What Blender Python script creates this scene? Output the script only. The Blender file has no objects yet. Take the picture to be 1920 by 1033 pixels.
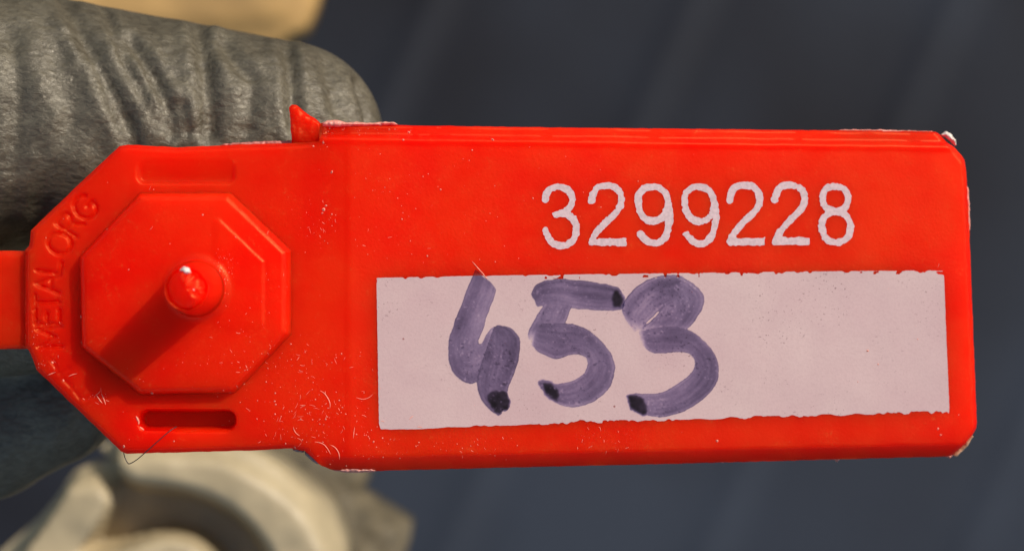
import bpy, math, random
import numpy as np
from mathutils import Vector

# ------------------------------------------------------------------ camera, light, exposure
SC = bpy.context.scene
U = 5e-5                    # metres per photograph pixel at the seal
D = 5000.0                  # camera distance from the seal, in those pixels
CX, CY = 960.0, 516.5
SEAL_Z = 0.20               # seal above the ribbed floor (m)
CAM_Z = SEAL_Z + D * U

cam = bpy.data.cameras.new("camera")
cam.sensor_width = 36.0
cam.lens = 36.0 * D / 1920.0
cam.clip_start, cam.clip_end = 0.005, 50.0
cam.dof.use_dof = True
cam.dof.focus_distance = (D + 30) * U
cam.dof.aperture_fstop = 22.0
camo = bpy.data.objects.new("camera", cam)
camo.location = (0, 0, CAM_Z)
SC.collection.objects.link(camo)
SC.camera = camo

SUN = Vector((0.56, 0.53, 0.64)).normalized()
w = bpy.data.worlds.new("World"); SC.world = w
w.use_nodes = True
nt = w.node_tree; nt.nodes.clear()
sky = nt.nodes.new("ShaderNodeTexSky"); sky.sky_type = 'NISHITA'; sky.sun_disc = False
sky.sun_elevation = math.asin(SUN.z); sky.sun_rotation = math.atan2(SUN.x, SUN.y)
bg = nt.nodes.new("ShaderNodeBackground"); bg.inputs[1].default_value = 0.13
wo = nt.nodes.new("ShaderNodeOutputWorld")
nt.links.new(sky.outputs[0], bg.inputs[0]); nt.links.new(bg.outputs[0], wo.inputs[0])
sl = bpy.data.lights.new("sun", 'SUN'); sl.energy = 3.9; sl.angle = math.radians(0.5); sl.color = (1.0, 0.94, 0.84)
so = bpy.data.objects.new("sun", sl); so.rotation_euler = SUN.to_track_quat('Z', 'Y').to_euler()
so.location = (0.5, 0.5, 1.0)
SC.collection.objects.link(so)
SC.view_settings.view_transform = 'Standard'; SC.view_settings.look = 'None'
SC.view_settings.gamma = 1.0; SC.view_settings.exposure = 0.0
SC.render.engine = 'CYCLES'
try:
    SC.cycles.use_denoising = True
    SC.cycles.denoiser = 'OPENIMAGEDENOISE'
    SC.cycles.transparent_max_bounces = 24
except Exception:
    pass

rnd = random.Random(7)
nrs = np.random.RandomState(11)

# ------------------------------------------------------------------ numeric helpers
def sstep(a, b, x):
    t = np.clip((x - a) / (b - a), 0, 1)
    return t * t * (3 - 2 * t)

_T = np.random.RandomState(3).rand(256, 256) * 2 - 1
def noise2(x, y, s, seed=0):
    x = np.asarray(x, float) / s + 17.3 * seed + 500; y = np.asarray(y, float) / s + 9.7 * seed + 500
    xi = np.floor(x).astype(int); yi = np.floor(y).astype(int)
    fx = x - xi; fy = y - yi
    fx = fx * fx * (3 - 2 * fx); fy = fy * fy * (3 - 2 * fy)
    g = lambda a, b: _T[a & 255, b & 255]
    return (g(xi, yi) * (1 - fx) + g(xi + 1, yi) * fx) * (1 - fy) + (g(xi, yi + 1) * (1 - fx) + g(xi + 1, yi + 1) * fx) * fy
def fbm(x, y, s, seed=0, o=3):
    r = 0; a = 1.0
    for k in range(o):
        r = r + a * noise2(x, y, s / 2 ** k, seed + k); a *= .5
    return r

def seg_dist(x, y, ax, ay, bx, by):
    dx, dy = bx - ax, by - ay
    t = np.clip(((x - ax) * dx + (y - ay) * dy) / (dx * dx + dy * dy + 1e-9), 0, 1)
    return np.hypot(x - ax - t * dx, y - ay - t * dy)
def path_dist(x, y, pts, closed=False):
    d = np.full(np.shape(x), 1e9)
    n = len(pts)
    for i in range(n if closed else n - 1):
        a, b = pts[i], pts[(i + 1) % n]
        d = np.minimum(d, seg_dist(x, y, a[0], a[1], b[0], b[1]))
    return d
def poly_sdf(x, y, pts):            # positive inside
    d = path_dist(x, y, pts, True)
    ins = np.zeros(np.shape(x), bool)
    n = len(pts)
    for i in range(n):
        (ax, ay), (bx, by) = pts[i], pts[(i + 1) % n]
        if ay == by: continue
        c = (ay > y) != (by > y)
        ins ^= c & (x < (bx - ax) * (y - ay) / (by - ay) + ax)
    return np.where(ins, d, -d)
def rrect(x, y, cx, cy, hx, hy, r):  # positive inside
    qx = np.abs(x - cx) - hx + r; qy = np.abs(y - cy) - hy + r
    return -(np.hypot(np.maximum(qx, 0), np.maximum(qy, 0)) + np.minimum(np.maximum(qx, qy), 0) - r)
def catmull(pts, n=8, closed=False):
    P = [np.array(p, float) for p in pts]; out = []
    N = len(P)
    for i in range(N if closed else N - 1):
        g = (lambda k: P[k % N]) if closed else (lambda k: P[min(max(k, 0), N - 1)])
        p0, p1, p2, p3 = g(i - 1), g(i), g(i + 1), g(i + 2)
        for k in range(n):
            t = k / n
            out.append(.5 * (2 * p1 + (p2 - p0) * t + (2 * p0 - 5 * p1 + 4 * p2 - p3) * t * t + (3 * p1 - p0 - 3 * p2 + p3) * t ** 3))
    if not closed: out.append(P[-1])
    return out

# the flag is bent slightly away from the head, about a crease at x = 650
XB, KB = -310.0, 0.14
def base_z(px):
    c = np.asarray(px, float) - CX
    X = c * (1 - KB * XB / D) / (1 - c * KB / D)
    return np.where(c > XB, -KB * (X - XB), 0.0)
def world(px, py, z0, h=0.0):
    px = np.asarray(px, float); py = np.asarray(py, float); s = 1 - z0 / D
    return np.stack(np.broadcast_arrays((px - CX) * s * U, (CY - py) * s * U, SEAL_Z + (z0 + h) * U), -1)

# ------------------------------------------------------------------ object helpers
def link(o, parent=None):
    SC.collection.objects.link(o)
    if parent is not None: o.parent = parent
    return o
def mesh_obj(name, verts, faces, mat, parent=None, org=(0, 0, 0), smooth=40, uvs=None):
    me = bpy.data.meshes.new(name)
    v = np.asarray(verts, float) - np.asarray(org, float)
    me.from_pydata(v.tolist(), [], [list(map(int, f)) for f in faces])
    me.materials.append(mat)
    if smooth:
        me.polygons.foreach_set("use_smooth", [True] * len(me.polygons))
        if smooth < 180: me.set_sharp_from_angle(angle=math.radians(smooth))
    if uvs is not None:
        lay = me.uv_layers.new(name="UVMap")
        li = np.zeros(len(me.loops), int); me.loops.foreach_get("vertex_index", li)
        lay.data.foreach_set("uv", np.asarray(uvs, float)[li].ravel())
    me.update()
    o = bpy.data.objects.new(name, me)
    link(o, parent)
    if parent is None: o.location = org
    return o
def thing(name, label, cat, loc):
    o = bpy.data.objects.new(name, None); o.location = loc; o.empty_display_size = .005
    o["label"] = label; o["category"] = cat
    return link(o)

def relief(f, bounds, step, z0f, hf, back):
    """solid whose outline is f > 0 in the (px, py) plane, its top at z0f + hf, its underside at z0f + back"""
    x0, y0, x1, y1 = bounds
    nx = int((x1 - x0) / step) + 2; ny = int((y1 - y0) / step) + 2
    gx = x0 + np.arange(nx) * step; gy = y0 + np.arange(ny) * step
    X, Y = np.meshgrid(gx, gy, indexing='ij')
    S = f(X, Y); S = np.where(np.abs(S) < 1e-3, 1e-3, S)
    I = S > 0
    gid = np.full(S.shape, -1, int); n = int(I.sum()); gid[I] = np.arange(n)
    vx = list(X[I]); vy = list(Y[I])
    cache = {}
    def cross(a, b):
        k = (a, b) if a < b else (b, a)
        if k in cache: return cache[k]
        sa, sb = S[k[0]], S[k[1]]; t = sa / (sa - sb)
        vx.append(X[k[0]] + t * (X[k[1]] - X[k[0]])); vy.append(Y[k[0]] + t * (Y[k[1]] - Y[k[0]]))
        cache[k] = len(vx) - 1
        return cache[k]
    cnt = I[:-1, :-1].astype(int) + I[1:, :-1] + I[1:, 1:] + I[:-1, 1:]
    ii, jj = np.where(cnt == 4)
    top = np.stack([gid[ii, jj], gid[ii, jj + 1], gid[ii + 1, jj + 1], gid[ii + 1, jj]], 1).tolist()
    bedges = []
    ii, jj = np.where((cnt > 0) & (cnt < 4))
    for i, j in zip(ii.tolist(), jj.tolist()):
        c = [(i, j), (i + 1, j), (i + 1, j + 1), (i, j + 1)]
        poly = []; ex = []
        for k in range(4):
            a, b = c[k], c[(k + 1) % 4]
            if I[a]: poly.append(int(gid[a]))
            if I[a] != I[b]:
                v = cross(a, b); poly.append(v); ex.append((v, bool(I[a])))
        if len(poly) >= 3: top.append(poly[::-1])
        for k in range(len(ex)):
            if ex[k][1]: bedges.append((ex[k][0], ex[(k + 1) % len(ex)][0]))
    vx = np.array(vx); vy = np.array(vy)
    z0 = z0f(vx); h = hf(vx, vy)
    P = world(vx, vy, z0, h); Q = world(vx, vy, z0, back)
    N = len(P)
    faces = list(top)
    faces += [[v + N for v in reversed(t)] for t in top]
    faces += [[a, b, b + N, a + N] for a, b in bedges]
    return np.concatenate([P, Q]), faces

# ------------------------------------------------------------------ materials
class Nodes:
    def __init__(s, name):
        s.m = bpy.data.materials.new(name); s.m.use_nodes = True
        s.t = s.m.node_tree; s.t.nodes.clear()
        s.out = s.t.nodes.new("ShaderNodeOutputMaterial")
        s.tc = s.t.nodes.new("ShaderNodeTexCoord")
        mp = s.t.nodes.new("ShaderNodeMapping"); mp.inputs['Scale'].default_value = (1 / U,) * 3
        s.l(s.tc.outputs['Object'], mp.inputs[0]); s.px = mp.outputs[0]     # coordinates in photograph pixels
    def l(s, a, b): s.t.links.new(a, b)
    def n(s, t, **k):
        o = s.t.nodes.new(t)
        for a, b in k.items(): setattr(o, a, b)
        return o
    def val(s, inp, v):
        if hasattr(v, 'is_output'): s.l(v, inp)
        else: inp.default_value = v
    def noise(s, size, detail=3, rough=.55, vec=None, out='Fac', dist=0):
        o = s.n("ShaderNodeTexNoise"); s.l(vec or s.px, o.inputs['Vector'])
        o.inputs['Scale'].default_value = 1.0 / size; o.inputs['Detail'].default_value = detail
        o.inputs['Roughness'].default_value = rough; o.inputs['Distortion'].default_value = dist
        return o.outputs[out]
    def voro(s, size, feature='F1', vec=None, out='Distance'):
        o = s.n("ShaderNodeTexVoronoi", feature=feature); s.l(vec or s.px, o.inputs['Vector'])
        o.inputs['Scale'].default_value = 1.0 / size
        return o.outputs[out]
    def ramp(s, v, a, b, lo=0.0, hi=1.0):
        o = s.n("ShaderNodeMapRange"); s.l(v, o.inputs[0])
        for k, x in zip((1, 2, 3, 4), (a, b, lo, hi)): o.inputs[k].default_value = x
        return o.outputs[0]
    def math(s, op, a, b=0.0):
        o = s.n("ShaderNodeMath", operation=op); s.val(o.inputs[0], a); s.val(o.inputs[1], b); return o.outputs[0]
    def mix(s, f, a, b):
        o = s.n("ShaderNodeMix", data_type='RGBA'); s.val(o.inputs[0], f)
        s.val(o.inputs[6], a if hasattr(a, 'is_output') else (*a, 1)); s.val(o.inputs[7], b if hasattr(b, 'is_output') else (*b, 1))
        return o.outputs[2]
    def bump(s, h, dist, strength=1.0, prev=None):
        o = s.n("ShaderNodeBump"); s.l(h, o.inputs['Height']); o.inputs['Distance'].default_value = dist * U
        o.inputs['Strength'].default_value = strength
        if prev is not None: s.l(prev, o.inputs['Normal'])
        return o.outputs[0]
    def bsdf(s, **k):
        o = s.n("ShaderNodeBsdfPrincipled")
        for a, v in k.items():
            inp = o.inputs[a.replace('_', ' ')]
            if isinstance(v, tuple) and len(v) == 3 and inp.type == 'RGBA': v = (*v, 1)
            s.val(inp, v)
        s.l(o.outputs[0], s.out.inputs[0]); return o

def mat_red():
    N = Nodes("red_plastic")
    big = N.noise(160, 4); fine = N.noise(7, 3, .6); mid = N.noise(40, 4, .6)
    col = N.mix(N.ramp(big, .35, .68), (0.90, 0.0018, 0.0003), (0.92, 0.014, 0.0012))
    scuff = N.math('MULTIPLY', N.ramp(fine, .56, .78), N.ramp(mid, .48, .66))
    col = N.mix(N.math('MULTIPLY', scuff, .55), col, (0.88, 0.085, 0.018))
    h = N.noise(5.0, 3, .6)
    nb = N.bump(h, 1.0, .38, N.bump(N.noise(90, 2), 3, .2))
    N.bsdf(Base_Color=col, Roughness=N.math('ADD', N.ramp(mid, .3, .7, .32, .42), N.ramp(N.noise(210, 3), .35, .65, 0, .10)), Normal=nb, Subsurface_Weight=.95, Specular_Tint=(1.0, .38, .12),
           Subsurface_Radius=(1.0, .12, .06), Subsurface_Scale=190 * U, IOR=1.5)
    return N.m
def mat_flat(name, col, rough=.6, var=.25, size=12, bumpd=0.0, sss=0.0):
    N = Nodes(name)
    c = N.mix(N.ramp(N.noise(size, 4, .6), .35, .65), tuple(x * (1 - var) for x in col), tuple(min(1, x * (1 + var)) for x in col))
    k = dict(Base_Color=c, Roughness=rough)
    if bumpd: k['Normal'] = N.bump(N.noise(size, 4, .65), bumpd, .6)
    if sss: k.update(Subsurface_Weight=sss, Subsurface_Radius=(1, .3, .2), Subsurface_Scale=12 * U)
    N.bsdf(**k); return N.m
def mat_print(name):
    N = Nodes(name)
    g = N.noise(5, 3, .7); b = N.noise(190, 3)
    col = N.mix(N.ramp(b, .3, .7), (0.495, 0.308, 0.290), (0.540, 0.362, 0.326))
    col = N.mix(N.ramp(g, .45, .72, 0, .22), col, (0.36, 0.20, 0.19))
    sp = N.math('MULTIPLY', N.ramp(N.noise(5.5, 1, .9), .665, .72), N.ramp(N.noise(110, 3), .48, .66))
    col = N.mix(N.math('MULTIPLY', sp, .75), col, (0.14, 0.06, 0.06))
    sp2 = N.math('MULTIPLY', N.ramp(N.voro(61), .025, .045, 1, 0), .85)
    col = N.mix(sp2, col, (0.20, 0.03, 0.02))
    nb = N.bump(g, 1.0, .3)
    N.bsdf(Base_Color=col, Roughness=.5, Normal=nb, Subsurface_Weight=.0)
    return N.m
def mat_ink(name):
    """a thin film of marker ink that tints what lies below it by the amount of ink at each point"""
    N = Nodes(name)
    at = N.n("ShaderNodeAttribute"); at.attribute_name = "ink"
    ch = [N.math('POWER', t, at.outputs['Fac'] if t < .6 else N.math('POWER', at.outputs['Fac'], 1.4)) for t in (.475, .465, .620)]
    cc = N.n("ShaderNodeCombineColor")
    for k in range(3): N.l(ch[k], cc.inputs[k])
    tr = N.n("ShaderNodeBsdfTransparent"); N.l(cc.outputs[0], tr.inputs[0])
    gl = N.n("ShaderNodeBsdfGlossy"); gl.inputs['Roughness'].default_value = .35
    mx = N.n("ShaderNodeMixShader"); mx.inputs[0].default_value = .015
    N.l(tr.outputs[0], mx.inputs[1]); N.l(gl.outputs[0], mx.inputs[2]); N.l(mx.outputs[0], N.out.inputs[0])
    return N.m
def mat_glove():
    N = Nodes("glove_leather")
    sc = N.n("ShaderNodeMapping"); N.l(N.px, sc.inputs[0]); sc.inputs['Scale'].default_value = (.55, 1, 1); sc.inputs['Rotation'].default_value = (0, 0, .15)
    g1 = N.noise(9.5, 4, .7, vec=sc.outputs[0], dist=.6); g2 = N.voro(13, vec=sc.outputs[0]); big = N.noise(120, 3)
    col = N.mix(N.ramp(big, .35, .65), (0.095, 0.078, 0.050), (0.132, 0.110, 0.072))
    col = N.mix(N.ramp(g1, .38, .60, .62, 0), col, (0.040, 0.031, 0.020))
    nb = N.bump(g1, 4.5, .7, N.bump(g2, 3.5, .4))
    N.bsdf(Base_Color=col, Roughness=N.ramp(big, .3, .7, .36, .44), Normal=nb, Specular_IOR_Level=.6, Specular_Tint=(1.0, .92, .78))
    return N.m
def mat_floor():
    N = Nodes("dark_sheet")
    b = N.noise(2600, 3); f = N.noise(60, 4, .6)
    col = N.mix(N.ramp(b, .36, .64), (0.010, 0.009, 0.011), (0.032, 0.038, 0.050))
    N.bsdf(Base_Color=col, Roughness=.55, Normal=N.bump(f, 4, .3), Specular_IOR_Level=.25)
    return N.m

RED = mat_red()
PRINT = mat_print("pale_print")
PRINTD = mat_flat("pale_digit_print", (0.56, 0.385, 0.37), .5, .12, 6)
INK = mat_ink("marker_ink")
BURR = mat_flat("pale_burr", (0.70, 0.26, 0.20), .5, .25, 6, 1.0, .3)
CHIP = mat_flat("grey_burr", (0.34, 0.22, 0.19), .5, .3, 8, 1.0)
DUST = mat_flat("pale_dust", (0.80, 0.27, 0.17), .7, .25, 6)
HAIR = mat_flat("dark_hair", (0.03, 0.02, 0.018), .5)
GLOVE = mat_glove()
FLOOR = mat_floor()
CREAM = mat_flat("cream_surface", (0.415, 0.325, 0.19), .5, .13, 130, 3.0)
BROWN = mat_flat("brown_rough", (0.115, 0.088, 0.048), .75, .35, 60, 8.0)
OCHRE = mat_flat("ochre_surface", (0.47, 0.27, 0.085), .6, .25, 260, 3.0)

# ------------------------------------------------------------------ the setting: ribbed dark sheet far below
def ribbed_floor():
    p = np.array([1, -.45]) / math.hypot(1, .45); q = np.array([.45, 1]) / math.hypot(1, .45)
    per = 803.0; off = 172.0
    prof = []
    L = 15000
    k0 = int(-L / per) - 1
    for k in range(k0, -k0 + 1):
        c = k * per + off
        for a, h in ((-260, 0), (-110, 0), (-60, 4), (-28, 10), (0, 13), (24, 10), (50, 2), (90, -7), (140, -4), (230, 0)):
            prof.append((c + a, h))
    prof.sort()
    V = []; F = []
    ts = np.linspace(-L, L, 7)
    for (a, h) in prof:
        for t in ts:
            xy = p * a + q * t
            V.append((xy[0] * U, xy[1] * U, h * U))
    m = len(ts)
    for i in range(len(prof) - 1):
        for j in range(m - 1):
            F.append((i * m + j, (i + 1) * m + j, (i + 1) * m + j + 1, i * m + j + 1))
    o = mesh_obj("floor", V, F, FLOOR, smooth=180)
    o["kind"] = "structure"; o["label"] = "dark slate ribbed floor, out of focus, behind the red seal"
    return o
ribbed_floor()

# ------------------------------------------------------------------ the red seal
ORG = world(350, 545, 0, -60)
seal = thing("security_seal", "red plastic numbered seal with 453 handwritten on its pale panel", "seal", ORG)

HEAD = [(45, 468), (53, 462), (56, 432), (140, 351), (222, 274), (240, 271), (330, 276), (450, 271), (560, 268), (598, 266),
        (600, 230), (655, 232), (655, 884), (620, 882), (602, 874), (590, 862), (570, 846), (545, 841), (470, 845), (350, 848), (236, 851),
        (226, 847), (66, 693), (59, 672), (52, 656), (45, 652)]
FLAG = [(655, 232), (760, 234), (1000, 238), (1400, 242), (1759, 246), (1812, 299), (1819, 430), (1827, 640), (1834, 804),
        (1790, 857), (1300, 870), (1000, 877), (690, 885), (655, 884)]
OCT = [(263, 361), (433, 361), (547, 470), (547, 626), (441, 737), (265, 741), (153, 652), (149, 480)]

LET = {  # strokes in a box of width w and height 1, (s, t)
    'M': (.85, [[(0, 0), (.06, 1), (.42, .25), (.79, 1), (.85, 0)]]),
    'E': (.6, [[(.6, 0), (0, 0), (0, 1), (.6, 1)], [(0, .52), (.48, .52)]]),
    'T': (.66, [[(0, 1), (.66, 1)], [(.33, 1), (.33, 0)]]),
    'A': (.72, [[(0, 0), (.36, 1), (.72, 0)], [(.14, .36), (.58, .36)]]),
    'L': (.5, [[(0, 1), (0, 0), (.5, 0)]]),
    'O': (.86, [[(.43 + .43 * math.cos(a), .5 + .5 * math.sin(a)) for a in np.linspace(0, 2 * math.pi, 17)]]),
    'R': (.62, [[(0, 0), (0, 1), (.4, 1), (.58, .9), (.6, .74), (.5, .58), (.36, .52), (0, .52)], [(.34, .52), (.64, 0)]]),
    'G': (.82, [[(.78, .82), (.6, .97), (.4, 1), (.18, .9), (.03, .68), (0, .45), (.08, .2), (.25, .04), (.46, 0), (.68, .07), (.8, .22), (.8, .46), (.5, .46)]]),
}
def letter(ch, cx, cy, ang, hgt=45):
    wd, st = LET[ch]; a = math.radians(ang)
    u = (math.cos(a), -math.sin(a)); t = (-math.sin(a), -math.cos(a))
    return [[(cx + ((s - wd / 2) * u[0] + (q - .5) * t[0]) * hgt, cy + ((s - wd / 2) * u[1] + (q - .5) * t[1]) * hgt) for s, q in line] for line in st]
WORD = [('M', 93, 632, 94), ('E', 89, 594, 91), ('T', 88, 566, 90), ('A', 89, 532, 88), ('L', 92, 499, 82),
        ('O', 112, 456, 68), ('R', 132, 420, 58), ('G', 159, 389, 46)]
STROKES = [l for ch, x, y, a in WORD for l in letter(ch, x, y, a)]
DENTS = [[(97, 676), (106, 690)], [(112, 700), (128, 690)], [(120, 712), (133, 724)], [(140, 733), (150, 747)], [(158, 748), (172, 742)]]

def line_d(x, y, a, b):   # signed distance, positive below the line a -> b (a left of b)
    n = math.hypot(b[0] - a[0], b[1] - a[1])
    return ((b[0] - a[0]) * (y - a[1]) - (b[1] - a[1]) * (x - a[0])) / n
PINX, PINY = 374.0, 541.0
def seal_h(x, y, with_boss=True):
    x = np.asarray(x, float); y = np.asarray(y, float)
    h = np.zeros(x.shape)
    # octagonal boss
    d = poly_sdf(x, y, OCT) + .5 * noise2(x, y, 9, 1)
    if with_boss:
        h += 29 * np.clip(d / 7, 0, 1) + 6.5 * np.clip((d - 5) / 10, 0, 1)
        h += 2.8 * np.clip((d - 47) / 5, 0, 1) * sstep(398, 418, x) * sstep(625, 600, y) * sstep(400, 418, y)
    # slots
    h -= 46 * sstep(-3, 4, rrect(x, y, 351, 788, 90, 18, 17) + .5 * noise2(x, y, 14, 5)) * 1.0
    ds = rrect(x, y, 349, 322, 92, 23, 15)
    h -= 10 * sstep(-2, 6, ds) * (.12 + .88 * sstep(296, 336, y))
    # sunk letters
    dl = np.full(x.shape, 1e9)
    for s in STROKES: dl = np.minimum(dl, path_dist(x, y, s))
    h -= 6.0 * sstep(5.0, 1.8, dl + .8 * noise2(x, y, 6, 9))
    dd = np.full(x.shape, 1e9)
    for s in DENTS: dd = np.minimum(dd, path_dist(x, y, s))
    h -= 2.6 * sstep(5.5, 1.5, dd + .8 * noise2(x, y, 6, 9))
    # flare at the foot of the pin
    r = np.hypot(x - PINX, y - PINY)
    if with_boss: h += 20 * np.clip((68 - r) / 24, 0, 1) ** 2
    # edges of the head
    dh = poly_sdf(x, y, BODY)
    xin = sstep(600, 570, x)
    h -= 11 * (1 - sstep(0, 10, dh)) * xin
    # flag: top ledge, bottom and right bevels
    fl = sstep(590, 612, x)
    dt = line_d(x, y, (600, 231), (1765, 246)) + .7 * noise2(x, y, 40, 4)
    db = -line_d(x, y, (690, 885), (1790, 857))
    dr = -((x - 1813) * .9989 - (y - 302) * .0416) + .0
    dc1 = line_d(x, y, (1772, 252), (1813, 300)); dc2 = -line_d(x, y, (1790, 857), (1833, 806))
    h -= fl * 15 * (1 - sstep(19, 28, dt)); h += fl * 3.5 * np.exp(-((dt - 31) / 5) ** 2)
    h -= fl * 7 * (1 - sstep(0, 4, dt))
    bw = np.interp(x, [600, 900, 1790], [30, 29, 25])
    h -= fl * 32 * np.clip(1 - (db + .9 * noise2(x, y, 30, 6)) / bw, 0, 1)
    h -= 12 * np.clip(1 - dr / 9, 0, 1) * sstep(1700, 1720, x)
    h -= 12 * np.clip(1 - dc1 / 12, 0, 1) * sstep(1700, 1720, x) + 10 * np.clip(1 - dc2 / 8, 0, 1) * sstep(1700, 1720, x)
    h += 2.0 * sstep(644, 660, x)
    h += 1.0 * fbm(x, y, 150, 3)
    return h

BODY = HEAD[:11] + FLAG[1:-1] + HEAD[13:]
v, f = relief(lambda x, y: poly_sdf(x, y, BODY) + .55 * noise2(x, y, 12, 2), (30, 190, 1845, 897), 3.0, base_z, lambda x, y: seal_h(x, y, False), -60)
body = mesh_obj("seal_body", v, f, RED, seal, ORG, 55)
v, f = relief(lambda x, y: poly_sdf(x, y, OCT) + .5 * noise2(x, y, 9, 1), (140, 350, 558, 752), 2.4, base_z, seal_h, -57)
boss = mesh_obj("locking_boss", v, f, RED, seal, ORG, 55)
boss["label"] = "raised octagonal boss round the pin"
# strap on the left
def strap_edge(x, y): return poly_sdf(x, y, [(-900, 470), (60, 470), (60, 655), (-900, 655)]) + .6 * noise2(x, y, 14, 6)
v, f = relief(strap_edge, (-880, 460, 62, 665), 5, base_z,
              lambda x, y: -24 - 7 * (1 - sstep(0, 8, strap_edge(x, y))) + 1.5 * fbm(x, y, 40, 8), -58)
mesh_obj("strap", v, f, RED, seal, ORG, 55)
# torn tab standing above the head
TAB = [(546, 274), (544, 240), (541, 201), (546, 196), (553, 196), (562, 202), (575, 213), (590, 222), (601, 231), (606, 262), (600, 276)]
v, f = relief(lambda x, y: poly_sdf(x, y, TAB) + .8 * noise2(x, y, 6, 4), (535, 188, 612, 282), 2.2, base_z,
              lambda x, y: -6 - 7 * (1 - sstep(0, 5, poly_sdf(x, y, TAB))) + 2 * fbm(x, y, 12, 5) - 10 * sstep(255, 275, y), -52)
mesh_obj("torn_tab", v, f, RED, seal, ORG, 60)

# pin
def build_pin():
    V = []; F = []
    prof = [(54, 6), (51, 14), (49.5, 26), (47, 60), (43.5, 110), (41.2, 150), (40.2, 156), (38.8, 158), (37.4, 157), (36, 153), (34.5, 152), (33, 155), (27, 156), (21, 156), (15, 156), (8, 156)]
    n = 64
    for k, (r, h) in enumerate(prof):
        for a in range(n):
            t = 2 * math.pi * a / n
            x, y = r * math.cos(t), r * math.sin(t)       # y up
            hh = h
            if r < 33.5:                                   # the break: a ridge, its right side torn rough
                e = (x * .88 + y * .47) / 33
                if e < .08: hh = h + (e + 1) * 11
                else: hh = h + 13 - (e - .08) * 20 + 8 * noise2(x, y, 7, 12) + 4 * noise2(x, y, 3, 15)
                hh += 1.2 * noise2(x, y, 9, 13)
            elif h > 150: hh = h + 1.6 * noise2(x, y, 12, 13) + 1.2 * noise2(x, y, 4, 14)
            rr = r * (1 + .012 * noise2(60 * math.cos(t), 60 * math.sin(t) + h, 22, 3))
            V.append((rr * math.cos(t), rr * math.sin(t), hh))
    V.append((0, 0, 168))
    m = len(prof)
    for k in range(m - 1):
        for a in range(n):
            b = (a + 1) % n
            F.append((k * n + a, k * n + b, (k + 1) * n + b, (k + 1) * n + a))
    for a in range(n): F.append(((m - 1) * n + a, (m - 1) * n + (a + 1) % n, m * n))
    F.append(tuple(range(n))[::-1])
    c = world(PINX, PINY, 0, 44)
    P = np.array(V, float) * U + c
    return mesh_obj("pin", P, F, RED, seal, ORG, 50)
pin = build_pin()
pin.parent = boss

def film(name, f, bounds, step, mat, lift, parent, under=-3.0):
    v, fc = relief(f, bounds, step, base_z, lambda x, y: seal_h(x, y) + lift, 0)
    n = len(v) // 2
    # underside follows the plate a little below its surface
    v[n:, :] = v[:n, :]; v[n:, 2] += (under - lift) * U
    return mesh_obj(name, v, fc, mat, parent, ORG, 50)

# pale writing panel
PAN = [(706, 521), (900, 517), (1200, 513), (1500, 509), (1769, 507), (1774, 640), (1780, 775), (1500, 783), (1250, 789), (1000, 797), (850, 802), (711, 807)]
def panel_f(x, y):
    d = poly_sdf(x, y, PAN)
    yb = np.interp(x, [711, 850, 1000, 1250, 1500, 1780], [807, 802, 797, 789, 783, 775]); yt = np.interp(x, [706, 900, 1200, 1500, 1769], [521, 517, 513, 509, 507])
    wgt = np.interp(x, [700, 900, 1030, 1080, 1150, 1200, 1300, 1330, 1400, 1560, 1700, 1775], [.35, .3, .4, 1, 1, .3, .8, .3, .9, 1, .9, 1])
    rag = (fbm(x, y * .3, 26, 21, 2) * .5 + .55 + (.8 * noise2(x, y * .5, 9, 23) + .4 * noise2(x, y, 4, 24)) * sstep(-.55, .35, noise2(x, 0, 55, 25))) * 8.5 * wgt
    d = d - np.maximum(rag, .4) * sstep(16, 2, yb - y)
    d = d - np.maximum(fbm(x, y, 15, 31, 3) * 5.5 - .9, 0) * sstep(11, 3, y - yt)
    # nibbles along the top
    nb = noise2(x, y * .6, 8, 44)
    d = np.where((nb > .52) & (np.abs(y - yt - 5) < 3.5) & (x > 990), np.minimum(d, (.52 - nb) * 9), d)
    return d + .35 * noise2(x, y, 5, 2)
panel = film("writing_panel", panel_f, (700, 500, 1790, 815), 2.8, PRINT, 1.6, seal)

# serial number
c5 = lambda pts: [(980 + x / 5.647, 320 + y / 5.647) for x, y in pts]
c6 = lambda pts: [(1300 + x / 5.647, 320 + y / 5.647) for x, y in pts]
G3 = [c5([(238, 312), (258, 238), (312, 186), (385, 174), (455, 192), (508, 245), (523, 312), (508, 380), (465, 425), (405, 450), (352, 466)]),
      c5([(405, 455), (470, 462), (530, 505), (567, 580), (566, 665), (525, 742), (455, 788), (385, 792), (318, 765), (268, 708), (238, 630)])]
G2 = [c5([(728, 318), (748, 240), (795, 182), (880, 164), (960, 175), (1022, 224), (1046, 300), (1030, 378), (972, 460), (885, 540), (805, 630), (755, 700), (735, 762)])]
G2B = [c5([(738, 757), (1096, 757)])]
G9 = [c5([(1222, 330), (1236, 240), (1296, 185), (1380, 172), (1452, 190), (1512, 250), (1538, 330), (1532, 410), (1492, 480), (1432, 528), (1362, 535), (1290, 500), (1240, 430), (1222, 330)]),
      c5([(1538, 320), (1556, 450), (1545, 580), (1512, 690), (1452, 752), (1385, 770), (1305, 742), (1240, 668)])]
G8 = [c6([(1366, 290), (1386, 215), (1440, 178), (1505, 172), (1575, 188), (1628, 240), (1638, 310), (1610, 385), (1550, 425), (1490, 428), (1420, 405), (1376, 355), (1366, 290)]),
      c6([(1352, 590), (1375, 510), (1440, 452), (1520, 432), (1600, 468), (1652, 540), (1664, 620), (1640, 700), (1590, 745), (1510, 765), (1435, 742), (1380, 680), (1352, 590)])]
sh = lambda gl, dx, dy=0: [[(x + dx, y + dy) for x, y in s] for s in gl]
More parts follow.
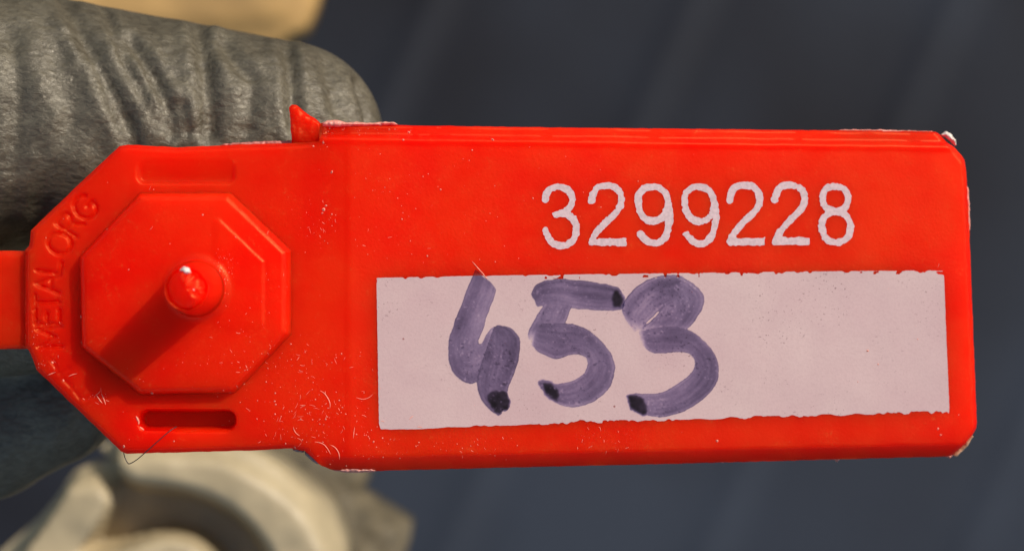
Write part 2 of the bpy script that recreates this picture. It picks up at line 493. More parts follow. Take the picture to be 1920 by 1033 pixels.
SERIAL = [(G3, []), (G2, G2B), (G9, []), (sh(G9, 86.5, .5), []), (sh(G2, 259, -1), sh(G2B, 259, -1)), (sh(G2, 343.5, -1.5), sh(G2B, 343.5, -1.5)), (G8, [])]
NAMES = "3299228"
for k, (a, b) in enumerate(SERIAL):
    a = [catmull(s, 5) for s in a]
    allp = np.array([p for s in a + b for p in s])
    def ff(x, y, a=a, b=b, k=k):
        d = np.full(np.shape(x), -1e9)
        for s in a: d = np.maximum(d, 6.5 - path_dist(x, y, s))
        for s in b: d = np.maximum(d, 7.4 - path_dist(x, y, s))
        n = fbm(x, y, 5, 60 + k, 2)
        d = d + n * 1.25 + .9 * noise2(x, y, 16, 50 + k) - 1.6 * np.maximum(noise2(x, y, 26, 80 + k), 0) * np.abs(noise2(x, y, 4, 90 + k)) * 2
        if b:                                     # flat foot of the 2
            yb = b[0][0][1] + 7.6; xl = b[0][0][0] - 8.5; xr = b[0][-1][0] + .5
            d = np.minimum(d, np.minimum(yb - y, np.minimum(x - xl, xr - x)) + .9 * n)
        return d
    x0, y0 = allp.min(0) - 14; x1, y1 = allp.max(0) + 14
    o = film("printed_digit", ff, (x0, y0, x1, y1), 1.6, PRINTD, 1.6, seal)
    o["label"] = "printed pale digit %s of the serial number" % NAMES[k]

# handwriting: each digit a film of ink made of chisel-pen ribbons
def ribbon(pairs, z, n=7, seed=0, z1=None, fa=0, fb=0):
    L = catmull([p[0] for p in pairs], n); R = catmull([p[1] for p in pairs], n)
    m = len(L); K = 9
    V = []; UV = []; F = []; FD = []
    s = 0
    for i in range(m):
        if i: s += .5 * (np.hypot(*(L[i] - L[i - 1])) + np.hypot(*(R[i] - R[i - 1])))
        ax = L[i] - R[i]; ax = ax / (np.hypot(*ax) + 1e-6)
        jl = 1.0 * noise2(s, 0, 9, 70 + seed) + .5 * noise2(s, 0, 3, 71 + seed); jr = 1.0 * noise2(s, 50, 9, 72 + seed)
        tg = np.array([-ax[1], ax[0]])
        for k in range(K):
            t = k / (K - 1)
            p = L[i] * (1 - t) + R[i] * t + ax * (jl * (1 - t) - jr * t)
            if i == 0 or i == m - 1: p = p + tg * 3.0 * noise2(k * 5.0, 3, 6, 75 + seed + i)
            px, py = p
            zz = z + (0 if z1 is None else (z1 - z) * i / (m - 1))
            V.append((px, py, zz)); UV.append((s, t)); FD.append(i)
    for i in range(m - 1):
        for k in range(K - 1):
            a = i * K + k
            F.append((a, a + K, a + K + 1, a + 1))
    s_all = np.array([q[0] for q in UV])
    fade = np.ones(len(V))
    if fa: fade *= sstep(0, fa, s_all)
    if fb: fade *= sstep(s_all.max(), s_all.max() - fb, s_all)
    return V, UV, F, fade
def film_height(px, py):
    return seal_h(px, py) + np.where(panel_f(px, py) > -1, 1.6, 0.0)
class Ink:
    """one film of ink per digit; how much ink lies where is worked out stroke by stroke"""
    def __init__(s, x0, y0, x1, y1, seed):
        s.x0, s.y0, s.seed = x0, y0, seed
        s.X, s.Y = np.meshgrid(np.arange(x0, x1), np.arange(y0, y1), indexing='ij'); s.X = s.X.astype(float); s.Y = s.Y.astype(float)
        s.d = np.zeros(s.X.shape); s.m = np.zeros(s.X.shape)
    def stroke(s, rib, dens=1.0, k=0):
        V, UV, F, fade = rib
        S = np.full(s.X.shape, -1.0); T = np.zeros(s.X.shape); FA = np.zeros(s.X.shape)
        for q in F:
            for tri in ((q[0], q[1], q[2]), (q[0], q[2], q[3])):
                (ax, ay, _), (bx, by, _), (cx, cy, _) = (V[t] for t in tri)
                i0 = max(int(min(ax, bx, cx) - s.x0), 0); i1 = int(max(ax, bx, cx) - s.x0) + 2
                j0 = max(int(min(ay, by, cy) - s.y0), 0); j1 = int(max(ay, by, cy) - s.y0) + 2
                x = s.X[i0:i1, j0:j1]; y = s.Y[i0:i1, j0:j1]
                den = (by - cy) * (ax - cx) + (cx - bx) * (ay - cy)
                if abs(den) < 1e-6 or x.size == 0: continue
                u = ((by - cy) * (x - cx) + (cx - bx) * (y - cy)) / den; v = ((cy - ay) * (x - cx) + (ax - cx) * (y - cy)) / den; w_ = 1 - u - v
                ok = (u > -.02) & (v > -.02) & (w_ > -.02)
                for A, vals in ((S, [UV[t][0] for t in tri]), (T, [UV[t][1] for t in tri]), (FA, [fade[t] for t in tri])):
                    A[i0:i1, j0:j1][ok] = (u * vals[0] + v * vals[1] + w_ * vals[2])[ok]
        m = S >= 0
        sd = s.seed * 10 + k
        st = noise2(T * 60, S * .05, 3.6, sd) * .9 + noise2(T * 60, S * .04, 10, sd + 1) + .7 * noise2(T * 60, S * .12, 1.8, sd + 2)
        d = dens * (1 + .17 * st + .24 * fbm(s.X, s.Y, 50, sd + 3, 2) + .10 * noise2(s.X, s.Y, 3, sd + 4) + .16 * np.cos(2.2 * (T - .15)))
        e = np.minimum(T, 1 - T); d = d * (1 - .25 * sstep(.12, .03, e)) + .40 * sstep(.05, .0, e)
        d = d * (.12 + .88 * FA)
        d = np.where(m, d, 0)
        s.d = np.where(m & (s.d > 0), np.maximum(s.d, d) + .10 * np.minimum(s.d, d), np.maximum(s.d, d))
        s.m = np.maximum(s.m, m)
    def pool(s, pts, soft=(0, 9)):
        d = poly_sdf(s.X, s.Y, catmull(pts, 5, True)) + 1.8 * noise2(s.X, s.Y, 7, s.seed + 40) + 1.0 * noise2(s.X, s.Y, 3, s.seed + 41)
        g = sstep(-2.0, soft[1] * .6, d)
        s.d = np.maximum(s.d, g * (2.3 + .4 * fbm(s.X, s.Y, 12, s.seed + 42, 2)))
        s.m = np.maximum(s.m, d > 0)
    def build(s, label):
        # pinholes and grains
        g = noise2(s.X, s.Y, 3.2, s.seed + 60)
        s.d += np.where((g > .74) & (noise2(s.X, s.Y, 40, s.seed + 61) > .1), .55, 0)
        s.d *= 1 - .5 * ((noise2(s.X, s.Y, 3.0, s.seed + 62) > .72) & (noise2(s.X, s.Y, 34, s.seed + 63) > .15))
        m = s.m.astype(float)
        for _ in range(2):
            p = np.pad(m, 1); m = sum(p[a:a + m.shape[0], b:b + m.shape[1]] for a in range(3) for b in range(3)) / 9
        def samp(A, x, y):
            fx = np.clip(x - s.x0, 0, A.shape[0] - 1.001); fy = np.clip(y - s.y0, 0, A.shape[1] - 1.001)
            i = fx.astype(int); j = fy.astype(int); u = fx - i; v = fy - j
            return (A[i, j] * (1 - u) + A[i + 1, j] * u) * (1 - v) + (A[i, j + 1] * (1 - u) + A[i + 1, j + 1] * u) * v
        dd = s.d.copy(); hole = dd <= 0
        for _ in range(3):                                  # carry the density just past the edge
            p = np.pad(dd, 1); q = np.max([p[a:a + dd.shape[0], b:b + dd.shape[1]] for a in range(3) for b in range(3)], 0)
            dd = np.where(dd > 0, dd, q)
        f = lambda x, y: (samp(m, x, y) - .5) * 4 + .5 * noise2(x, y, 4, s.seed + 50)
        x1, y1 = s.x0 + s.X.shape[0] - 2, s.y0 + s.X.shape[1] - 2
        v, fc = relief(f, (s.x0 + 1, s.y0 + 1, x1, y1), 1.8, base_z, lambda x, y: np.zeros(np.shape(x)), 0)
        n = len(v) // 2
        top = [q for q in fc if max(q) < n]
        px = v[:n, 0] / ((1 - base_z(0 * v[:n, 0]) / D) * U)   # first guess, refined for the bend
        zz = (v[:n, 2] - SEAL_Z) / U
        px = v[:n, 0] / U / (1 - zz / D) + CX; py = CY - v[:n, 1] / U / (1 - zz / D)
        P = v[:n].copy(); P[:, 2] += (film_height(px, py) + 1.2) * U
        o = mesh_obj("handwritten_digit", P, top, INK, seal, ORG, 180)
        at = o.data.attributes.new("ink", 'FLOAT', 'POINT'); at.data.foreach_set("value", np.clip(samp(dd, px, py), 0, 4).astype(np.float32))
        o["label"] = label
Z = 0.0
four = Ink(825, 490, 990, 795, 1)
for k, rb in enumerate([
    ribbon([((892, 503), (931, 543)), ((880, 533), (926, 562)), ((868, 565), (917, 582)), ((852, 605), (905, 618)), ((842, 640), (899, 634)), ((842, 668), (897, 642)),
            ((850, 697), (900, 645)), ((866, 712), (906, 640)), ((884, 718), (912, 628)), ((896, 712), (921, 616)), ((903, 690), (929, 611))], Z, 6, 1, Z + .5, 0, 24),
    ribbon([((927, 612), (932, 609)), ((917, 640), (958, 615)), ((908, 665), (973, 632)), ((900, 692), (976, 652)), ((895, 712), (968, 690)), ((897, 732), (957, 718)),
            ((905, 752), (951, 738)), ((918, 767), (952, 745)), ((934, 777), (956, 762))], Z + 1.2, 6, 2, Z + 1.4)]):
    four.stroke(rb, (.80, 1.08)[k], k)
five = Ink(975, 505, 1190, 780, 2)
for k, rb in enumerate([
    ribbon([((1162, 540), (1172, 560)), ((1156, 538), (1166, 579)), ((1130, 532), (1140, 581)), ((1090, 526), (1085, 579)), ((1050, 523), (1056, 572)), ((1022, 526), (1036, 570)),
            ((1004, 536), (1022, 572)), ((996, 552), (1010, 574))], Z, 7, 3),
    ribbon([((1030, 556), (1075, 560)), ((1018, 573), (1072, 572)), ((1007, 592), (1066, 590)), ((998, 608), (1058, 606)), ((991, 622), (1046, 610)), ((993, 640), (1030, 616))], Z + .6, 6, 4, None, 24, 24),
    ribbon([((1000, 608), (997, 646)), ((1030, 606), (1013, 661)), ((1062, 606), (1044, 672)), ((1090, 612), (1072, 664)), ((1118, 630), (1096, 667)), ((1145, 661), (1102, 681)),
            ((1153, 693), (1095, 700)), ((1142, 727), (1077, 712)), ((1114, 751), (1058, 717)), ((1078, 762), (1040, 719)), ((1048, 757), (1025, 712)), ((1020, 737), (1009, 715))], Z + 1.2, 6, 5, None, 9, 0)]):
    five.stroke(rb, (.86, .74, .82)[k], k)
three = Ink(1150, 500, 1365, 795, 3)
for k, rb in enumerate([
    ribbon([((1190, 622), (1203, 616)), ((1172, 597), (1206, 612)), ((1167, 578), (1214, 603)), ((1173, 562), (1226, 591)), ((1195, 537), (1240, 578)), ((1224, 520), (1252, 570)),
            ((1262, 515), (1266, 562)), ((1282, 519), (1272, 552))], Z, 7, 6, None, 40, 4),
    ribbon([((1266, 516), (1250, 566)), ((1296, 528), (1247, 573)), ((1318, 550), (1238, 583)), ((1320, 567), (1230, 592)), ((1310, 590), (1220, 602)), ((1290, 615), (1206, 613)),
            ((1262, 630), (1198, 621))], Z + .6, 7, 7, None, 12, 40),
    ribbon([((1197, 622), (1205, 646)), ((1215, 617), (1222, 660)), ((1250, 612), (1250, 661)), ((1288, 617), (1282, 660)), ((1318, 637), (1299, 668)), ((1341, 665), (1303, 682)),
            ((1348, 694), (1297, 697)), ((1341, 722), (1284, 709)), ((1318, 747), (1260, 726)), ((1285, 769), (1235, 736)), ((1245, 780), (1212, 738)), ((1212, 778), (1192, 737)),
            ((1184, 768), (1176, 741))], Z + 1.2, 6, 8, None, 16, 0)]):
    three.stroke(rb, (.86, .74, .82)[k], k)
pool = [[(914, 738), (930, 731), (949, 733), (953, 744), (958, 752), (953, 766), (943, 772), (934, 776), (922, 764), (914, 750)],
        [(1149, 541), (1161, 541), (1168, 550), (1172, 560), (1170, 570), (1164, 578), (1148, 577), (1145, 560)],
        [(1009, 714), (1030, 713), (1046, 722), (1052, 740), (1046, 755), (1030, 748), (1016, 732)],
        [(1175, 740), (1195, 739), (1210, 748), (1216, 764), (1212, 778), (1196, 775), (1180, 762)]]
four.pool(pool[0], (0, 7)); five.pool(pool[1], (0, 14)); five.pool(pool[2], (0, 16)); three.pool(pool[3], (0, 12))
four.build("purple marker 4, first of the handwritten digits")
five.build("purple marker 5, middle of the handwritten digits")
three.build("purple marker 3, last of the handwritten digits")

# burrs and flash along the edges
def burr(pts, mat, z=-20, h=8, nm="edge_burr"):
    x = [p[0] for p in pts]; y = [p[1] for p in pts]
    v, f = relief(lambda X, Y: poly_sdf(X, Y, pts) + .8 * noise2(X, Y, 5, 8), (min(x) - 4, min(y) - 4, max(x) + 4, max(y) + 4), 1.8, base_z,
                  lambda X, Y: z + h * sstep(-1, 4, poly_sdf(X, Y, pts)) + 2.5 * noise2(X, Y, 5, 14), z - 14)
    mesh_obj(nm, v, f, mat, seal, ORG, 60)
burr([(603, 230), (612, 226), (628, 224), (648, 229), (668, 228), (690, 230), (720, 228), (738, 228), (747, 233), (700, 235), (640, 237), (604, 237)], BURR, -14)
burr([(1576, 242), (1650, 242), (1752, 245), (1756, 249), (1650, 246), (1576, 245)], BURR, -26)
burr([(1768, 252), (1777, 245), (1786, 249), (1796, 262), (1797, 272), (1787, 264), (1777, 256)], mat_flat("white_chip", (.7, .6, .5), .5, .4, 5, 2), -24)
burr([(1815, 345), (1821, 352), (1823, 385), (1824, 432), (1820, 437), (1817, 400)], BURR, -30)
burr([(622, 884), (645, 876), (674, 866), (683, 873), (690, 878), (720, 881), (700, 887), (650, 888)], BURR, -34)
burr([(545, 842), (556, 842), (567, 845), (566, 851), (556, 850), (546, 847)], CHIP, -40)
burr([(568, 848), (576, 849), (590, 860), (599, 872), (592, 873), (578, 864), (569, 855)], CHIP, -40)
burr([(1794, 857), (1812, 840), (1829, 817), (1833, 820), (1820, 840), (1800, 859)], mat_flat("tan_burr", (.5, .28, .16), .5, .3, 6, 1), -44)
burr([(1776, 857), (1790, 853), (1794, 856), (1788, 862)], BURR, -44)
burr([(1120, 872), (1128, 867), (1138, 870), (1140, 874)], BURR, -44)
burr([(1552, 862), (1575, 860), (1600, 858), (1582, 863), (1575, 869), (1571, 864)], BURR, -46)
burr([(1320, 868), (1350, 866), (1390, 866), (1360, 870)], BURR, -48)
burr([(400, 271), (440, 266), (500, 263), (546, 262), (548, 270), (470, 272)], mat_flat("pink_flash", (.42, .13, .10), .5, .2, 9), -34, 3, "flash_film")
burr([(45, 468), (52, 460), (58, 463), (54, 469)], BURR, -18)
burr([(362, 507), (370, 500), (380, 504), (382, 511), (373, 515)], mat_flat("white_torn", (.75, .6, .52), .5, .3, 5, 1), 205, 8, "torn_fleck")
burr([(379, 538), (385, 530), (393, 545), (397, 553), (391, 556), (383, 547)], BURR, 196, 8, "torn_fleck")

# dust, scuffs and fibres: too many to count
def dust():
    V = []; F = []
    def surf(x, y):
        return world(x, y, base_z(x), seal_h(np.array([x]), np.array([y]))[0] + (1.6 if panel_f(np.array([x]), np.array([y]))[0] > 0 else 0))
    def speck(x, y, r):
        c = surf(x, y); n = rnd.choice((5, 6, 7)); b = len(V)
        el = rnd.uniform(.6, 1.0); ro = rnd.uniform(0, 6.28)
        for k in range(n):
            t = 2 * math.pi * k / n; q = r * rnd.uniform(.75, 1.2)
            a, d = q * math.cos(t), q * el * math.sin(t)
            V.append((c[0] + (a * math.cos(ro) - d * math.sin(ro)) * U, c[1] + (a * math.sin(ro) + d * math.cos(ro)) * U, c[2] - .6 * U))
        V.append((c[0] + .2 * r * U, c[1] + .2 * r * U, c[2] + r * .75 * U))
        for k in range(n): F.append((b + k, b + (k + 1) % n, b + n))
    def fibre(x, y, ln, wd, ang=None, curl=None):
        a = rnd.uniform(0, 6.28) if ang is None else ang; cu = rnd.uniform(-.22, .22) if curl is None else curl
        n = max(4, int(ln / 4)); b = len(V)
        for i in range(n + 1):
            c = surf(x, y); nx, ny = -math.sin(a), math.cos(a)
            ww = wd * (1 - abs(2 * i / n - 1) ** 3 * .7)
            V.append((c[0] + nx * ww * U, c[1] - ny * ww * U, c[2] - .3 * U)); V.append((c[0], c[1], c[2] + wd * U * 1.1)); V.append((c[0] - nx * ww * U, c[1] + ny * ww * U, c[2] - .3 * U))
            x += math.cos(a) * ln / n; y += math.sin(a) * ln / n; a += cu + rnd.uniform(-.12, .12)
        for i in range(n):
            q = b + 3 * i
            F.append((q, q + 3, q + 4, q + 1)); F.append((q + 1, q + 4, q + 5, q + 2))
    def ok(x, y): return poly_sdf(np.array([x]), np.array([y]), HEAD)[0] > 6 or poly_sdf(np.array([x]), np.array([y]), FLAG)[0] > 8
    g = rnd.gauss; u = rnd.uniform
    def many(n, fx, r0, r1, fib=0.0, fl=(6, 14)):
        for _ in range(n):
            x, y = fx()
            if not ok(x, y): continue
            fb = fib * .38
            if u(0, 1) < .22: continue
            if u(0, 1) < fb: fibre(x, y, u(*fl) * .75, u(.35, .75))
            else: speck(x, y, r0 + (r1 - r0) * u(0, 1) ** 3)
    many(420, lambda: (g(600, 62), g(790, 55)), .6, 2.3, .42, (5, 18))
    many(70, lambda: (u(500, 720), u(660, 700)), .7, 2.2, .5, (5, 13))
    many(120, lambda: (u(660, 980), u(818, 862)), .6, 1.8, .25, (4, 9))
    many(90, lambda: (u(1080, 1190), u(805, 845)), .5, 1.2, .4, (5, 12))
    many(110, lambda: (g(455, 45), g(650, 45)), .6, 1.9, .35, (5, 11))
    many(90, lambda: (g(390, 90), g(690, 26)), .6, 1.5, .15)
    many(170, lambda: (422 + g(0, 11), 508 + g(0, 22)), .7, 1.7, .12, (4, 8))
    many(130, lambda: (u(60, 640), u(290, 840)), .6, 1.9, .12)
    many(70, lambda: (g(590, 25), g(430, 30)), .6, 1.8, .25)
    many(130, lambda: (u(600, 770), 236 + abs(g(0, 9))), .7, 2.4, .1)
    many(40, lambda: (g(600, 12), g(262, 10)), .8, 2.8, 0)
    many(190, lambda: (660 + abs(g(0, 330)), u(270, 505)), .6, 1.8, .15, (5, 12))
    many(60, lambda: (u(660, 1800), u(270, 850)), .6, 1.9, .05)
    many(60, lambda: (u(60, 120), u(600, 700)), .6, 1.7, .4, (4, 9))
    many(26, lambda: (g(185, 14), g(748, 9)), .8, 1.6, .6, (7, 15))
    many(60, lambda: (u(0, 42), u(480, 650)), .5, 1.1, .2) if False else None
    for x, y, r in ((622, 323, 4.2), (607, 393, 4.5), (611, 386, 3.0), (604, 400, 3.2), (924, 263, 3.4), (826, 356, 2.6), (756, 263, 2.8), (766, 248, 3.6), (885, 282, 2.4), (1344, 826, 3.2), (1626, 658, 3.4),
                    (1646, 683, 2.2), (801, 480, 2.4), (154, 594, 3.2), (288, 735, 3.2), (232, 836, 3.4), (326, 827, 2.2), (118, 714, 3.8), (97, 680, 3.6), (622, 402, 2.4), (384, 404, 2.4), (246, 506, 2.6),
                    (545, 645, 2.2), (1758, 804, 3.2), (1763, 815, 2.2), (1196, 340, 2.2), (999, 372, 2.4), (552, 838, 3), (1720, 636, 2), (700, 828, 3), (516, 737, 2.6), (515, 752, 2.6)):
        speck(x, y, r)
    for q in ((885, 490, 44, 1.1, .86, .0), (255, 780, 16, 2.4, 1.1, .1), (262, 800, 10, 1.8, .9, -.1), (600, 732, 42, 1.0, .5, .14), (590, 828, 40, .9, .1, .12), (620, 834, 34, 1.0, .4, .1),
              (550, 800, 22, .9, 1.4, -.22), (340, 560, 10, 1.0, .4, 0), (88, 704, -18, 1.0, 2.7, 0), (128, 706, 18, .9, -.5, .12), (668, 745, 34, .8, .35, -.12), (180, 740, 20, 1.2, .9, 0), (190, 738, 22, 1.1, 1.1, .05), (665, 800, 22, .8, 1.7, 0)):
        fibre(*q)
    o = mesh_obj("dust", V, F, DUST, seal, ORG, 0)
    o["kind"] = "stuff"; o["label"] = "pale dust, scuffs and fibres on the red plastic"
dust()

# ------------------------------------------------------------------ hair lying over the lower edge of the seal
def tube(path, r, n=6):
    P = [np.array(p, float) for p in path]; V = []; F = []
    for i, p in enumerate(P):
        t = P[min(i + 1, len(P) - 1)] - P[max(i - 1, 0)]; t = t / np.linalg.norm(t)
        a = np.cross(t, (0, 0, 1.0)); a = a / (np.linalg.norm(a) + 1e-9); b = np.cross(t, a)
        for k in range(n):
            q = 2 * math.pi * k / n; V.append(p + (a * math.cos(q) + b * math.sin(q)) * r)
    for i in range(len(P) - 1):
        for k in range(n):
            F.append((i * n + k, i * n + (k + 1) % n, (i + 1) * n + (k + 1) % n, (i + 1) * n + k))
    return V, F
hp = catmull([(330, 800, -8), (318, 808, 4), (296, 827, 4), (272, 848, -4), (255, 862, -14), (241, 870, -18), (236, 868, -20), (231, 858, -20), (228, 846, -22)], 6)
V, F = tube([world(p[0], p[1], 0.0, p[2]) for p in hp], .9 * U)
hair = mesh_obj("hair", V, F, HAIR, None, tuple(world(270, 850, 0, -4)), 180)
hair["label"] = "fine dark hair bent over the lower left edge of the red seal"; hair["category"] = "hair"

# ------------------------------------------------------------------ gloved hand behind the seal
def surface_nets(Fv, org, step):
    I = Fv < 0
    nx, ny, nz = Fv.shape
    cs = [(a, b, c) for a in (0, 1) for b in (0, 1) for c in (0, 1)]
    sl_ = lambda A, o: A[o[0]:nx - 1 + o[0], o[1]:ny - 1 + o[1], o[2]:nz - 1 + o[2]]
    cnt = sum(sl_(I, o).astype(np.int8) for o in cs)
    act = (cnt > 0) & (cnt < 8)
    ids = np.full(act.shape, -1, int); ci = np.argwhere(act); ids[act] = np.arange(len(ci))
    acc = np.zeros((len(ci), 3)); num = np.zeros(len(ci))
    for o in cs:
        for ax in range(3):
            if o[ax]: continue
            p = list(o); p[ax] = 1
            fa = sl_(Fv, o)[act]; fb = sl_(Fv, tuple(p))[act]
            m = (fa < 0) != (fb < 0)
            t = np.where(m, fa / np.where(m, fa - fb, 1), 0)
            pos = np.tile(np.array(o, float), (len(ci), 1)); pos[:, ax] = t
            acc[m] += pos[m]; num[m] += 1
    V = (ci + acc / num[:, None]) * step + np.array(org)
    Fc = []
    for ax in range(3):
        b, c = (ax + 1) % 3, (ax + 2) % 3
        s0 = [slice(None)] * 3; s1 = [slice(None)] * 3
        s0[ax] = slice(0, -1); s1[ax] = slice(1, None)
        A, B = I[tuple(s0)], I[tuple(s1)]
        e = np.argwhere(A != B)
        e = e[(e[:, b] > 0) & (e[:, c] > 0) & (e[:, b] < act.shape[b]) & (e[:, c] < act.shape[c])]
        q = []
        for db, dc in ((1, 1), (0, 1), (0, 0), (1, 0)):
            t = e.copy(); t[:, b] -= db; t[:, c] -= dc
            q.append(ids[t[:, 0], t[:, 1], t[:, 2]])
        q = np.stack(q, 1)
        fl = A[tuple(e.T)] == False
        q[fl] = q[fl][:, ::-1]
        Fc.append(q[(q >= 0).all(1)])
    return V, np.concatenate(Fc)

def hand():
    # capsule chains in (px, py, z) at their own depth: x, y are what the camera sees, z < 0 lies behind the seal
    def node(x, y, z, r):
        s = 1 - z / D
        return np.array([(x - CX) * s, (CY - y) * s, z, r])
    chains = [
        [node(-1250, 700, -620, 330), node(-820, 560, -560, 350), node(-420, 300, -420, 285), node(-180, 242, -440, 288), node(60, 228, -410, 258), node(300, 243, -400, 226), node(430, 256, -395, 213), node(532, 266, -388, 203)],
        [node(-820, 640, -600, 320), node(-520, 770, -640, 260), node(-250, 790, -600, 225), node(-40, 770, -540, 190), node(90, 735, -500, 155)],
        [node(-820, 760, -640, 300), node(-620, 940, -700, 210), node(-420, 990, -680, 185), node(-190, 960, -640, 165)],
        [node(-900, 860, -680, 260), node(-760, 1060, -660, 180), node(-600, 1110, -560, 150), node(-500, 1080, -440, 130)],
        [node(-900, 420, -560, 260), node(-500, 560, -480, 190), node(-150, 600, -340, 125), node(160, 592, -215, 108), node(330, 570, -162, 96)]]
    st = 10.0
    lo = np.array([-2700., -900, -1150]); hi = np.array([-60., 800, 40])
    g = [np.arange(lo[k], hi[k], st) for k in range(3)]
    X, Y, Zz = np.meshgrid(*g, indexing='ij'); X = X.astype(np.float32); Y = Y.astype(np.float32); Zz = Zz.astype(np.float32)
    tot = None
    for ch in chains:
        dm = None
        for a, b in zip(ch[:-1], ch[1:]):
            ab = b[:3] - a[:3]; L2 = float(ab @ ab)
            t = np.clip(((X - a[0]) * ab[0] + (Y - a[1]) * ab[1] + (Zz - a[2]) * ab[2]) / L2, 0, 1)
            d = np.sqrt((X - a[0] - t * ab[0]) ** 2 + (Y - a[1] - t * ab[1]) ** 2 + (Zz - a[2] - t * ab[2]) ** 2) - (a[3] + (b[3] - a[3]) * t)
            dm = d if dm is None else np.minimum(dm, d)
        if tot is None: tot = dm
        else:
            k = 45.0; h = np.clip(.5 + .5 * (dm - tot) / k, 0, 1)
            tot = dm * (1 - h) + tot * h - k * h * (1 - h)
    # pressed flat where it meets the back of the plate
    zc = Zz + 60
    Xpx = X / (1 - Zz / D) + CX
    flat = np.where(Xpx > -20, Zz + 64 + np.maximum(0, (Xpx - 650)) * .2, -1e3)
    Ypx = CY - Y / (1 - Zz / D)
    under = (Ypx > 262) & (Xpx > 20)
    tot = np.where(under, np.maximum(tot, flat), tot)
    V, Fc = surface_nets(tot, lo, st)
    # relax
    from collections import defaultdict
    E = np.concatenate([Fc[:, [0, 1]], Fc[:, [1, 2]], Fc[:, [2, 3]], Fc[:, [3, 0]]])
    for it in range(6):
        S = np.zeros_like(V); C = np.zeros(len(V))
        np.add.at(S, E[:, 0], V[E[:, 1]]); np.add.at(S, E[:, 1], V[E[:, 0]]); np.add.at(C, E.ravel(), 1)
        V = .5 * V + .5 * S / C[:, None]
    nrm = np.zeros_like(V)
    fn = np.cross(V[Fc[:, 2]] - V[Fc[:, 0]], V[Fc[:, 3]] - V[Fc[:, 1]])
    for k in range(4): np.add.at(nrm, Fc[:, k], fn)
    nrm /= np.linalg.norm(nrm, axis=1)[:, None] + 1e-9
    px = V[:, 0] / (1 - V[:, 2] / D) + CX; py = CY - V[:, 1] / (1 - V[:, 2] / D)
    # creases of the glove finger
    G = [([(112, -10), (140, 40), (175, 106), (215, 187), (244, 252), (256, 300)], 14, 13), ([(190, 0), (222, 80), (244, 130), (275, 190), (301, 240)], 8, 8), ([(244, 77), (280, 130), (309, 191), (322, 250)], 11, 14),
         ([(374, 60), (384, 110), (388, 170), (392, 250)], 15, 16), ([(420, 84), (440, 118), (472, 152)], 13, 10), ([(538, 95), (545, 130), (548, 195), (552, 240)], 12, 15), ([(612, 120), (622, 170), (630, 215)], 12, 8),
         ([(676, 150), (686, 185), (692, 225)], 11, 22), ([(20, 70), (26, 160), (24, 300)], 22, 7), ([(108, 100), (124, 150), (136, 230)], 24, 7), ([(-60, 20), (-40, 200), (-50, 360)], 22, 18), ([(340, 200), (352, 250)], 12, 8), ([(470, 180), (468, 250)], 14, 8)]
    disp = np.zeros(len(V))
    up = V[:, 2] > -420
    for pts, wd, dp in G:
        d = path_dist(px, py, catmull(pts, 5))
        disp -= np.where(up, dp * np.exp(-(d / wd) ** 2) - .35 * dp * np.exp(-((d - 2.1 * wd) / wd) ** 2), 0)
    disp += 7 * fbm(px + .4 * py, py, 90, 5, 3) + 2.2 * fbm(px, py + V[:, 2], 26, 7, 2)
    disp *= sstep(.0, .4, nrm[:, 2])
    V = V + nrm * disp[:, None]
    P = V * U; P[:, 2] += SEAL_Z
    org = world(-600, 620, -560)
    o = mesh_obj("gloved_hand", P, Fc, GLOVE, None, tuple(org), 180)
    o["label"] = "hand in a creased dark grey glove behind the left end of the red seal"; o["category"] = "gloved hand"
hand()

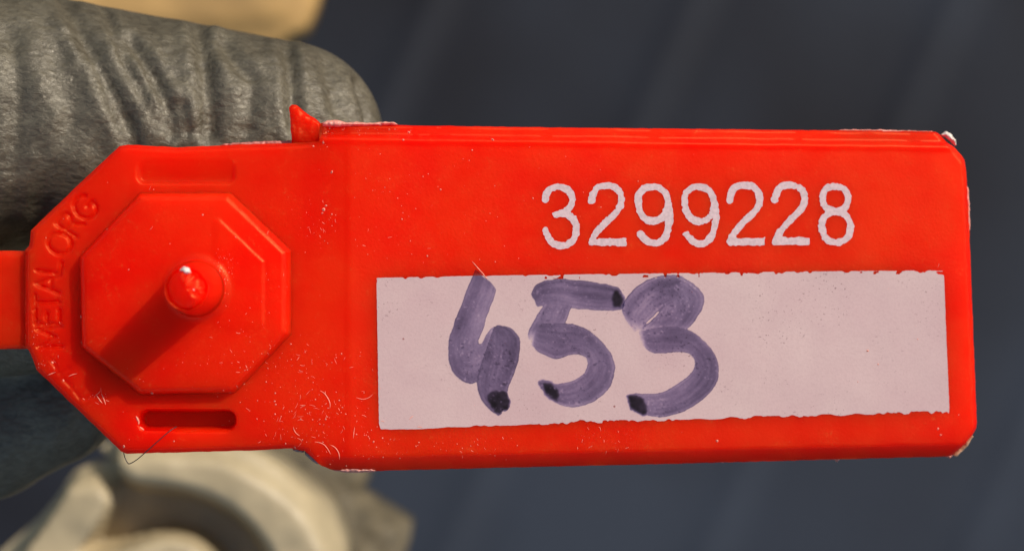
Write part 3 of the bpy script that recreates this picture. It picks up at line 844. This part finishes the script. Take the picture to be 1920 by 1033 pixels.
# ------------------------------------------------------------------ blurred things further down
def lump(name, label, cat, poly, z, hf, mat, step, back, amp=4):
    x = [p[0] for p in poly]; y = [p[1] for p in poly]
    v, f = relief(lambda X, Y: poly_sdf(X, Y, poly) + amp * noise2(X, Y, 60, 3), (min(x) - 10, min(y) - 10, max(x) + 10, max(y) + 10), step,
                  lambda X: np.full(np.shape(X), float(z)), hf, back)
    o = mesh_obj(name, v, f, mat, None, tuple(world(np.mean(x), np.mean(y), z, back)), 180)
    o["label"] = label; o["category"] = cat
    return o
def gauss_path(X, Y, pts, flat, fall): return 1 - sstep(flat, fall, path_dist(X, Y, catmull(pts, 6)))
FIT = [tuple(p) for p in catmull([(200, 832), (300, 815), (430, 822), (505, 850), (566, 888), (612, 932), (640, 982), (655, 1040), (662, 1200), (500, 1330), (100, 1330), (-120, 1200), (-20, 1060), (60, 985), (108, 930), (146, 880), (185, 872), (212, 866), (206, 850)], 5, True)]
def fit_h(X, Y):
    a = 300 * gauss_path(X, Y, [(300, 832), (400, 848), (500, 898), (570, 980), (602, 1080), (604, 1240)], 44, 108)
    b = 280 * gauss_path(X, Y, [(190, 922), (162, 968), (105, 1050), (30, 1140)], 40, 52)
    c = 290 * gauss_path(X, Y, [(130, 1058), (235, 1058), (330, 1030), (385, 1050), (415, 1140), (380, 1240)], 32, 64)
    e = poly_sdf(X, Y, FIT)
    return np.maximum(np.maximum(np.maximum(a, b), c), 105) - 60 * (1 - sstep(0, 40, e)) + 6 * fbm(X, Y, 90, 4)
lump("fitting", "out of focus cream fitting with a rounded arch and prong below the seal", "fitting", FIT, -1900, fit_h, CREAM, 8, -160)
BR = [(470, 820), (600, 842), (682, 868), (690, 905), (674, 925), (720, 955), (768, 985), (758, 1040), (735, 1200), (560, 1200), (540, 1000)]
lump("brown_block", "blurred rough brown block with a square corner right of the cream fitting", "block", BR, -2300,
     lambda X, Y: 16 * fbm(X, Y, 90, 6) + 60 * sstep(930, 990, Y) - 50 * (1 - sstep(0, 25, poly_sdf(X, Y, BR))), BROWN, 9, -260)
OC = [(60, -420), (700, -420), (620, -120), (590, 0), (566, 52), (520, 75), (380, 90), (60, 80)]
lump("ochre_panel", "blurred ochre panel showing above the gloved finger at the top edge", "panel", OC, -3000,
     lambda X, Y: 6 * fbm(X, Y, 300, 6) - 40 * (1 - sstep(0, 60, poly_sdf(X, Y, OC))), OCHRE, 12, -300)
